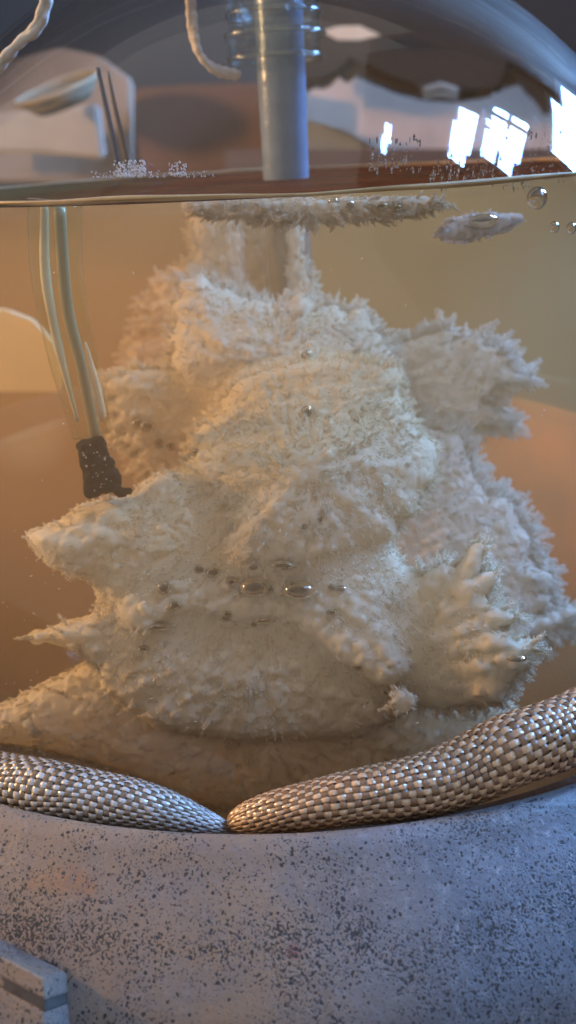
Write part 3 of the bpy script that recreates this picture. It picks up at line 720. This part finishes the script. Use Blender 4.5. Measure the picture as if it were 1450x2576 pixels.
# crust floating at the surface
def crust_lobe(name, poly, root, z0, mat, seed, **kw):
    return lobe(name, poly, root, z0, 0.0, .25, mat, None, seed, **kw)
m_pk = crystal_mat("pinkish_crust", (.74, .66, .58), (.80, .72, .64))
crust = crust_lobe("crystal_crust", [(478,512),(600,503),(820,503),(1050,500),(1120,512),(1060,532),(1000,545),(960,558),(930,545),(890,550),(860,545),(830,556),(790,552),(760,556),(720,548),(690,556),(640,552),(600,540),(560,548),(500,538)], (800,490), 13.0, m_pk, 500, spike=11, grain=(.04, .08), soft=12, step=4.5, zcap=LZ + .15, teeth=20, fuzz=2.0)
tag(crust, "pinkish ragged crystal crust floating under the liquid line in front of the rod", "crust")
m_lav = crystal_mat("window_reflection_film", (.66, .66, .72), (.74, .74, .80))
window_reflection = crust_lobe("reflection_flake", [(1098,590),(1130,560),(1180,548),(1250,545),(1312,548),(1290,566),(1240,585),(1180,597),(1140,603)], (1200,570), 13.6, m_lav, 520, spike=6, grain=(.05, .09), soft=8, step=4.5, zcap=LZ + .15)  # flake shaped and coloured for a window's reflection on the flask
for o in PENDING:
    if o.parent is None: o.parent = crust if o is [q for q in PENDING if q.parent is None][0] else window_reflection
tag(window_reflection, "pale lavender window reflection near the surface, built as a flake", "reflection flake")

# ------------------------------------------------------------------ stirrer rod, sleeve, thermometer, cords
m_rod = plain("blue_grey_enamel", (.15, .19, .27), .2, .15, 240, .0002, spec=.6)
rod = tag(empty("stirrer_rod", (ROD_X, 0, 0)), "blue grey stirrer rod standing upright through the liquid surface", "rod")
rad = .53
v, f = tube([(0, 0, z) for z in np.linspace(1.5, 13.5, 80)], [rad * (1 + .012 * math.sin(7.1 * k) * math.sin(1.3 * k)) for k in range(80)], 40)
mesh_obj("shaft", v, f, m_rod, rod)
lathe_obj("tip_collar", [(.001, 1.0), (.45, 1.0), (.62, 1.2), (.62, 1.9), (.53, 2.0)], m_rod, rod)
sleeve = tag(empty("glass_sleeve", (ROD_X - .12, 0, 9.9)), "short clear glass sleeve with bright ribs round the upper rod", "glass sleeve")
m_sl = clear_glass("sleeve_glass", 1.5, (.93, .95, .95), .05, False)
lathe_obj("sleeve_tube", [(.92, 0), (1.0, 0), (1.0, 4), (.92, 4)], m_sl, sleeve, closed=True)
m_ring = clear_glass("sleeve_ring_glass", 2.1, (.80, .84, .82), .10, True)
for zz, rr in ((-.08, 1.02), (.34, 1.06), (.72, 1.0)):
    lathe_obj("ring", [(rr - .05, zz), (rr + .02, zz - .05), (rr + .07, zz), (rr + .02, zz + .06)], m_ring, sleeve, None, 64, True)

def tube_between(px, Ys, n, rads, seg=16):
    P = catmull([at_Y(x, y, Y) for (x, y), Y in zip(px, Ys)], n)
    return tube(P, np.interp(np.linspace(0, 1, n), np.linspace(0, 1, len(rads)), rads), seg), P
thermo = tag(empty("thermometer", at_Y(240, 1080, -3)), "slanted glass thermometer tube ending in a black tip at the left", "thermometer")
m_tg = clear_glass("thermometer_glass", 1.4, (.93, .95, .88), .03, False)
m_stem = plain("dark_stem", (.07, .07, .10), .3)
(v, f), P = tube_between([(138, 505), (145, 700), (185, 900), (232, 1090)], [-6, -6, -6, -6], 40, [.42, .42, .42, .36], 28); part_at(mesh_obj("glass_tube", v, f, m_tg, thermo), thermo)
(v, f), P = tube_between([(112, 512), (116, 700), (152, 890), (196, 1060)], [-6.4, -6.4, -6.4, -6.4], 30, [.06, .085, .07, .03], 10); part_at(mesh_obj("bright_edge", v, f, plain("lit_glass_edge", (.50, .47, .33), .15, .3, 90, spec=.8), thermo), thermo)  # highlight along the glass edge, built as a pale rod
(v, f), P = tube_between([(215, 860), (240, 960), (256, 1040), (258, 1060)], [-6.4, -6.4, -6.4, -6.4], 20, [.02, .07, .08, .02], 10); part_at(mesh_obj("bright_edge", v, f, plain("lit_glass_edge_warm", (.62, .50, .34), .12, .3, 120, spec=.8), thermo), thermo)  # second edge highlight, its warm shine put into the colour
(v, f), P = tube_between([(150, 520), (168, 760), (205, 920), (242, 1105)], [-5.8]*4, 30, [.1, .1, .1, .1], 10); part_at(mesh_obj("inner_stem", v, f, plain("stem_grey", (.26, .25, .20), .3), thermo), thermo)
(v, f), P = tube_between([(246, 170), (268, 270), (285, 350), (298, 412)], [-2.0]*4, 24, [.045, .05, .055, .05], 10); part_at(mesh_obj("upper_stem", v, f, m_stem, thermo), thermo)
(v, f), P = tube_between([(272, 180), (290, 270), (306, 340), (322, 412)], [-1.0]*4, 24, [.03, .05, .06, .06], 10); part_at(mesh_obj("upper_stem", v, f, plain("stem_brown", (.11, .085, .065), .3), thermo), thermo)
# black tip: a porous plug
r_ = np.random.default_rng(9)
tp, tr = [], []
a0, a1 = np.array([226.0, 1112.0]), np.array([264.0, 1235.0])
for k in range(420):
    t = r_.random(); c = a0 + (a1 - a0) * t; c = c + np.array([1, -.25]) * r_.uniform(-1, 1) * (24 + 16 * t)
    tp.append(at_depth(c[0], c[1], 13.0 + r_.uniform(-.25, .25))); tr.append(r_.uniform(.045, .11))
for k in range(14): tp.append(at_depth(300 + 2.2*k, 1240 - .25*k + r_.normal(0, 2), 13.0)); tr.append(.09 - .003*k)
o = sdf_to_obj("black_tip", tp, tr, plain("black_plug", (.008, .008, .007), .8, .4, 500, .0006, spec=.1), thermo, .04); part_at(o, thermo)
bvs, bfs = [], []
for k in range(26):
    t = r_.random(); c = a0 + (a1 - a0) * t + np.array([1, -.25]) * r_.uniform(-1, 1) * 26
    bm = bmesh.new(); bmesh.ops.create_icosphere(bm, subdivisions=1, radius=r_.uniform(.009, .026)); o = len(bvs); q = at_depth(c[0], c[1], 12.7)
    bvs += [np.array(v_.co) + q for v_ in bm.verts]; bfs += [tuple(v_.index + o for v_ in f_.verts) for f_ in bm.faces]; bm.free()
o = mesh_obj("bead_bubbles", bvs, bfs, plain("bead_shine", (.34, .31, .26), .1, .2, 50, spec=.9), thermo); o["kind"] = "stuff"; part_at(o, thermo)

m_cord = plain("white_cord_fibre", (.62, .58, .54), .7, .15, 700, .0003)
m_cord2 = plain("cream_cord_fibre", (.60, .50, .42), .7, .15, 700, .0003)
def cord(px, Ys, rad, mat, label):
    P = catmull([at_Y(x, y, Y) for (x, y), Y in zip(px, Ys)], 90)
    t = tag(empty("cord", P[-1]), label, "cord", "pale twisted cords over the dome")
    T, Nn, B = frames(P); L = np.concatenate([[0], np.cumsum(np.linalg.norm(np.diff(P, axis=0), axis=1))])
    for s in (0, 1):
        a = L / (rad * 26) * 2 * math.pi + s * math.pi
        Q = P + (np.cos(a)[:, None] * Nn + np.sin(a)[:, None] * B) * rad * .30
        v, f = tube(Q, rad * .74 * (1 + .10 * np.sin(L * 31 + s)), 10); part_at(mesh_obj("strand", v, f, mat, t), t)
cord([(128, -60), (112, 20), (92, 70), (52, 105), (20, 140), (-30, 195)], [-8]*6, .075, m_cord, "white twisted cord crossing the upper left corner")
cord([(478, -60), (482, 30), (488, 90), (505, 140), (545, 176), (600, 190)], [-1.0, -1.0, -1.0, -1, -.9, -.5], .11, m_cord2, "cream twisted cord curving onto the rod")

# ------------------------------------------------------------------ woven glass fibre sleeves round the joint
def yarn_mat(name, base, rough=.27):
    m, nt, out = new_mat(name); co = coord(nt)
    c = ramp(nt, noise(nt, co, 500.0, 4, .6), [(.3, tuple(x * .72 for x in base)), (.7, tuple(min(1, x * 1.15) for x in base))])
    b = N(nt, "ShaderNodeBsdfPrincipled"); nt.links.new(c, b.inputs["Base Color"]); b.inputs["Roughness"].default_value = rough
    b.inputs["Specular IOR Level"].default_value = .9
    nt.links.new(bump(nt, noise(nt, co, 2600.0, 3), .35, .00012), b.inputs["Normal"])
    nt.links.new(b.outputs[0], out.inputs[0]); return m
m_warp = yarn_mat("warp_fibre", (.52, .49, .46), .22); m_weft = yarn_mat("weft_fibre", (.16, .11, .07), .34)
m_warp2 = yarn_mat("warp_fibre_warm_lit", (.54, .37, .23), .2); m_weft2 = yarn_mat("weft_fibre_warm_lit", (.19, .10, .048), .32); m_core = plain("sleeve_core_cloth", (.07, .05, .035), .8)  # warm light on the right sleeve is put into its yarn colours
def woven(px, widths, rc, cell, nw, label, wob, twist, m_warp, m_weft):
    ctr = np.array([at_cyl(x, y, rc) for x, y in px])
    wid = np.array([w_ * .5 * ((c - CAM_POS) @ FW) / FPX for w_, c in zip(widths, ctr)])
    P = catmull(ctr, 400); Wd = np.interp(np.linspace(0, 1, 400), np.linspace(0, 1, len(wid)), wid)
    L = np.concatenate([[0], np.cumsum(np.linalg.norm(np.diff(P, axis=0), axis=1))])
    ncell = int(L[-1] / cell); cell = L[-1] / ncell
    T, Nn, B = frames(P)
    t = tag(empty("woven_sleeve", ctr[len(ctr)//2]), label, "woven sleeve", "woven glass fibre sleeves round the flask")
    rr = np.random.default_rng(int(wob * 1000)); ph = rr.uniform(0, 6.28, 8)
    def frame_at(s):
        i = np.interp(s, L, np.arange(400)); i0 = np.clip(np.floor(i).astype(int), 0, 398); u = (i - i0)[..., None]
        g = lambda A: A[i0] * (1 - u) + A[i0 + 1] * u
        return g(P), g(Nn), g(B), np.interp(s, L, Wd)
    def surf(s, th, h):
        p, n, b, r_ = frame_at(s)
        lump = 1 + .035 * np.sin(s * 1.7 + 2 * th + ph[0]) + .03 * np.sin(s * 3.3 - th + ph[1])
        th2 = th + twist * s + .08 * np.sin(s * 2.1 + ph[2]) + .05 * np.sin(s * 5.0 + 3 * th + ph[3])
        q = (np.maximum(r_, .03) * lump + h * np.clip(r_ / .35, .25, 1.0))[..., None]
        return p + q * (np.cos(th2)[..., None] * n + np.sin(th2)[..., None] * b)
    amp, arch = .015, .007
    nx = 5; xs = np.linspace(-1, 1, nx)
    def ribbon(name, S2, TH, H, mat):
        V = surf(S2, TH, H).reshape(-1, 3); m_ = S2.shape[0]
        F = [(i*nx + j, i*nx + j + 1, (i+1)*nx + j + 1, (i+1)*nx + j) for i in range(m_ - 1) for j in range(nx - 1)]
        part_at(mesh_obj(name, V, F, mat, t), t)
    for j in range(nw):
        th0 = 2 * math.pi * (j + rr.uniform(-.12, .12)) / nw
        s = np.linspace(0, L[-1], ncell * 6 + 1)
        jit = .12 * np.sin(s * 4 + rr.uniform(0, 6))
        el = amp * np.cos(math.pi * (s / cell - .5 + j))
        hw = .38 * 2 * math.pi / nw * (1 + .10 * np.sin(s * 7 + rr.uniform(0, 6)))
        ribbon("warp_yarn", np.repeat(s[:, None], nx, 1), th0 + hw[:, None] * xs[None] + (jit / nw)[:, None], el[:, None] + arch * (1 - xs[None]**2) + rr.uniform(-.004, .004), m_warp)
    for i in range(ncell):
        s0 = (i + .5) * cell; m_ = nw * 5 + 1
        th = np.linspace(0, 2 * math.pi, m_); jc = th / (2 * math.pi) * nw
        el = -amp * np.cos(math.pi * (i - jc))
        hw = .40 * cell * (1 + rr.uniform(-.1, .1))
        ribbon("weft_yarn", s0 + hw * np.repeat(xs[None], m_, 0) + rr.uniform(-.012, .012), np.repeat(th[:, None], nx, 1), el[:, None] + arch * (1 - xs[None]**2), m_weft)
    sg = np.linspace(0, L[-1], 80); Pc, _, _, rc_ = frame_at(sg)
    v, f = tube(Pc, np.maximum(rc_ - .02, .02), 24); part_at(mesh_obj("core", v, f, m_core, t), t)
    return t
woven([(-190, 1925), (-90, 1950), (0, 1973), (120, 1990), (250, 2012), (360, 2030), (440, 2048), (510, 2068), (560, 2082), (600, 2092)],
      [150, 152, 152, 145, 130, 110, 92, 66, 40, 14], 11.52, .090, 30, "bluish white woven sleeve tapering in from the left", .31, .05, m_warp, m_weft)
woven([(574, 2080), (600, 2068), (640, 2056), (720, 2036), (850, 2014), (980, 1994), (1100, 1964), (1200, 1928), (1300, 1882), (1400, 1845), (1500, 1805), (1620, 1750)],
      [26, 62, 84, 104, 128, 142, 150, 158, 168, 172, 172, 168], 11.52, .100, 28, "copper glinting woven sleeve rising towards the right", .47, -.06, m_warp2, m_weft2)

# ------------------------------------------------------------------ bubbles
m_bub = None
def bubble_mat():
    m, nt, out = new_mat("air_bubble_skin")
    g = N(nt, "ShaderNodeBsdfGlass"); g.inputs["IOR"].default_value = .72; g.inputs["Roughness"].default_value = 0.0; g.inputs["Color"].default_value = (.92, .89, .83, 1)
    t = N(nt, "ShaderNodeBsdfTransparent"); mx = N(nt, "ShaderNodeMixShader"); mx.inputs[0].default_value = .82
    nt.links.new(t.outputs[0], mx.inputs[1]); nt.links.new(g.outputs[0], mx.inputs[2])
    nt.links.new(mx.outputs[0], out.inputs[0]); return m
m_bub = bubble_mat()
bvh_cr = tree_of(frond_objs + [crust, window_reflection])
bm = bmesh.new(); bmesh.ops.create_uvsphere(bm, u_segments=32, v_segments=20, radius=1.0)
bub_me = bpy.data.meshes.new("bubble"); bm.to_mesh(bub_me); bm.free(); bub_me.polygons.foreach_set("use_smooth", [True]*len(bub_me.polygons)); bub_me.materials.append(m_bub)
def bubble(x, y, wpx, hpx, label, group=None, sink=.40):
    d = Vector(ray(x, y)); h = bvh_cr.ray_cast(Vector(CAM_POS), d)[0]
    if h is None: h = Vector(at_sphere(x, y, RI - .15))
    z = (np.array(h) - CAM_POS) @ FW; rw, rh = wpx * .58 * z / FPX, hpx * .58 * z / FPX
    p = h - d * (rw * (1 - sink) * .9)
    if p.length + rw > RI - .03: p = p * ((RI - .03 - rw) / p.length)
    o = bpy.data.objects.new("air_bubble", bub_me); link(o)
    o.matrix_world = Matrix.Translation(p * S) @ Matrix((RT, UP, -FW)).transposed().to_4x4() @ Matrix.Diagonal((rw*S, rh*S, rw*S*.9, 1))
    tag(o, label, "bubble", group)
G = "air bubbles clinging to the crystals"
BUB = [(640,1478,64,40,"largest flattened bubble on the shelf left of centre"),(752,1484,74,42,"widest bubble right of centre on the shelf"),
 (537,1440,30,22,"rounded bubble on the slanting edge left of the largest bubble"),(502,1433,24,18,"first bubble at the top of the slanting edge"),
 (582,1464,26,16,"flat bubble between the slanting edge and the largest bubble"),(411,1478,30,32,"lone dark round bubble at the left of the shelf"),
 (440,1523,24,20,"bubble just below the lone dark bubble"),(638,1424,22,18,"small bubble directly above the largest bubble"),
 (712,1422,52,22,"faint wide bubble above the widest bubble"),(678,1483,18,18,"small bubble between the two big bubbles"),
 (722,1492,18,14,"tiny bubble touching the left side of the widest bubble"),(835,1478,14,14,"dark pinhead bubble right of the widest bubble"),(858,1480,24,14,"pale bubble beside the dark pinhead bubble"),
 (572,1545,20,16,"upper bubble of a pair under the slanting edge"),(567,1556,24,14,"lower bubble of a pair under the slanting edge"),
 (660,1562,34,16,"flat bubble below the largest bubble"),(639,1572,12,10,"tiny bubble left of the flat lower bubble"),
 (400,1577,46,18,"long smeared bubble under the lone dark bubble"),(362,1632,26,14,"low bubble near the foot of the left wing"),
 (836,1540,26,14,"crescent bubble under the shelf right of centre"),(824,1656,26,18,"bubble hanging on the lower slanting edge"),(788,1633,18,12,"small bubble at the top of the lower slanting edge"),
 (897,1680,20,12,"last small bubble of the lower slanting edge"),(980,1735,34,22,"dark bubble beside the bright chip"),
 (1075,1227,32,24,"bubble on the right rim of the centre bulge"),(345,1066,24,24,"dark bubble among the yellowish fronds at the left"),(372,1072,34,24,"clear bubble right of the dark frond bubble"),
 (400,1116,20,20,"left bubble of the pair below the yellowish frond"),(430,1124,18,18,"right bubble of the pair below the yellowish frond"),(490,1138,22,18,"clear bubble at the left rim of the centre bulge"),
 (772,892,24,20,"small clear bubble on the upper mound"),(772,1035,24,26,"round bubble in the middle of the centre bulge"),
 (766,1325,10,12,"left black pinhead bubble low on the centre bulge"),(806,1304,9,12,"right black pinhead bubble low on the centre bulge"),
 (1360,490,44,50,"drop shaped bubble under the liquid line at the right"),(1216,558,66,26,"oval bubble in the lavender window reflection"),
 (1395,572,22,26,"left of two bubbles at the far right under the liquid line"),(1438,574,22,26,"right of two bubbles at the far right under the liquid line"),
 (1300,1655,44,18,"flat bubble at the tip of the lower right fan"),(486,1228,9,12,"black speck bubble left of the centre bulge"),(443,1198,14,12,"dark bubble between wing and centre bulge"),
 (840,508,24,16,"left bubble along the crust edge"),(880,514,20,16,"second bubble along the crust edge"),(960,518,26,16,"third bubble along the crust edge"),(1000,522,22,14,"rightmost bubble along the crust edge")]
for x, y, a, b, lab in BUB: bubble(x, y, a, b, lab, G)

# tiny flecks adrift in front of the crystals
vs_, fs = [], []
for k in range(150):
    x, y = (r_.uniform(0, 420), r_.uniform(1250, 1950)) if k < 70 else (r_.uniform(60, 1400), r_.uniform(600, 1950))
    c = at_sphere(x, y, RI - r_.uniform(.08, .5)); a = r_.normal(0, 1, 3); a /= np.linalg.norm(a); b = np.cross(a, r_.normal(0, 1, 3)); b /= np.linalg.norm(b)
    l, w_ = r_.uniform(.008, .03), r_.uniform(.004, .010); n_ = np.cross(a, b); o = len(vs_)
    if np.linalg.norm(c) > RI - .05 or c[2] > LZ - .1: continue
    vs_ += [c + a*l, c + b*w_, c - a*l, c - b*w_, c + n_*w_, c - n_*w_]
    fs += [(o, o+1, o+4), (o+1, o+2, o+4), (o+2, o+3, o+4), (o+3, o, o+4), (o+1, o, o+5), (o+2, o+1, o+5), (o+3, o+2, o+5), (o, o+3, o+5)]
tag(mesh_obj("floating_flecks", vs_, fs, plain("fleck_white", (.75, .66, .5), .4)), "tiny pale flecks drifting in the amber liquid", "flecks", kind="stuff")

# crumbs of crystal and condensation stuck to the glass above the liquid line
def beads(name, spots, mat, label, cat):
    vs_, fs = [], []
    for x0, x1, y0, y1, n, ra, rb, tall in spots:
        for k in range(n):
            x, y = r_.uniform(x0, x1), y1 - (y1 - y0) * r_.random() ** 1.6
            d = ray(x, y)
            # walk in to the inner wall of the drawn-up shoulder
            t = 7.0
            while t < 18:
                p = CAM_POS + d * t
                if p[0]**2 + p[1]**2 + down_z(p[2])**2 < (RI - .03)**2: break
                t += .01
            rad_ = r_.uniform(ra, rb); q = bmesh.new(); bmesh.ops.create_icosphere(q, subdivisions=1, radius=rad_); o = len(vs_)
            sc_ = np.array([r_.uniform(.7, 1.2), r_.uniform(.6, 1), r_.uniform(.7, 1.3) * (tall if r_.random() < .4 else 1)])
            vs_ += [np.array(v_.co) * sc_ + p for v_ in q.verts]; fs += [tuple(v_.index + o for v_ in f_.verts) for f_ in q.faces]; q.free()
    o = mesh_obj(name, vs_, fs, mat); tag(o, label, cat, kind="stuff"); return o
beads("crystal_crumbs", [(286, 368, 404, 444, 200, .006, .022, 1), (425, 470, 408, 440, 80, .006, .018, 1), (230, 540, 430, 446, 120, .005, .014, 1)], plain("crumb_white", (.60, .60, .64), .6, .15, 900), "white crystal crumbs stuck to the glass at the waterline", "crumbs")
def drop_mat():
    m, nt, out = new_mat("condensed_drop"); g = N(nt, "ShaderNodeBsdfGlass"); g.inputs["IOR"].default_value = 1.33; g.inputs["Roughness"].default_value = .02
    nt.links.new(g.outputs[0], out.inputs[0]); return m
beads("condensation", [(930, 1060, 345, 430, 90, .005, .022, 3.5), (1080, 1300, 380, 450, 90, .005, .022, 4.5), (1330, 1448, 330, 440, 70, .005, .022, 4.5), (1100, 1420, 440, 468, 70, .005, .018, 6.0)], drop_mat(), "fine condensation droplets on the glass above the waterline at the right", "condensation")
# grille of pale dots built for a dotted reflection in the dome
gr = tag(empty("reflection_grille", at_Y(1106, 225, 57.4)), "small grille of pale dots standing in for a dotted reflection in the dome", "reflection_grille")
vs_, fs = [], []
for row, (ya, yb, n) in enumerate(((222, 212, 15), (227, 217, 16), (233, 222, 14), (243, 236, 13), (248, 241, 11))):
    for k in range(n):
        u = (k + .5) / n; x = 1064 + 88 * u + (row % 2) * 3; y = ya + (yb - ya) * (1 - abs(2*u - 1)) * 1.4
        q = bmesh.new(); bmesh.ops.create_icosphere(q, subdivisions=1, radius=.085); o = len(vs_); c = at_Y(x, y, 57.4); vs_ += [np.array(v_.co) + c for v_ in q.verts]; fs += [tuple(v_.index + o for v_ in f_.verts) for f_ in q.faces]; q.free()
o = mesh_obj("reflection_dots", vs_, fs, plain("dot_glint", (.62, .72, .70), .3), gr); o["kind"] = "stuff"; part_at(o, gr)
gp = [(1052, 214), (1100, 200), (1162, 206), (1160, 240), (1110, 252), (1056, 250)]
bm = bmesh.new(); f_ = bm.faces.new([bm.verts.new(Vector(at_Y(x, y, 57.5))) for x, y in gp]); ex = bmesh.ops.extrude_face_region(bm, geom=[f_]); bmesh.ops.translate(bm, vec=(0, .3, 0), verts=[g for g in ex['geom'] if isinstance(g, bmesh.types.BMVert)])
part_at(bm_obj("grille_plate", bm, plain("grille_plate_finish", (.042, .033, .026), .6), gr, smooth=False), gr)
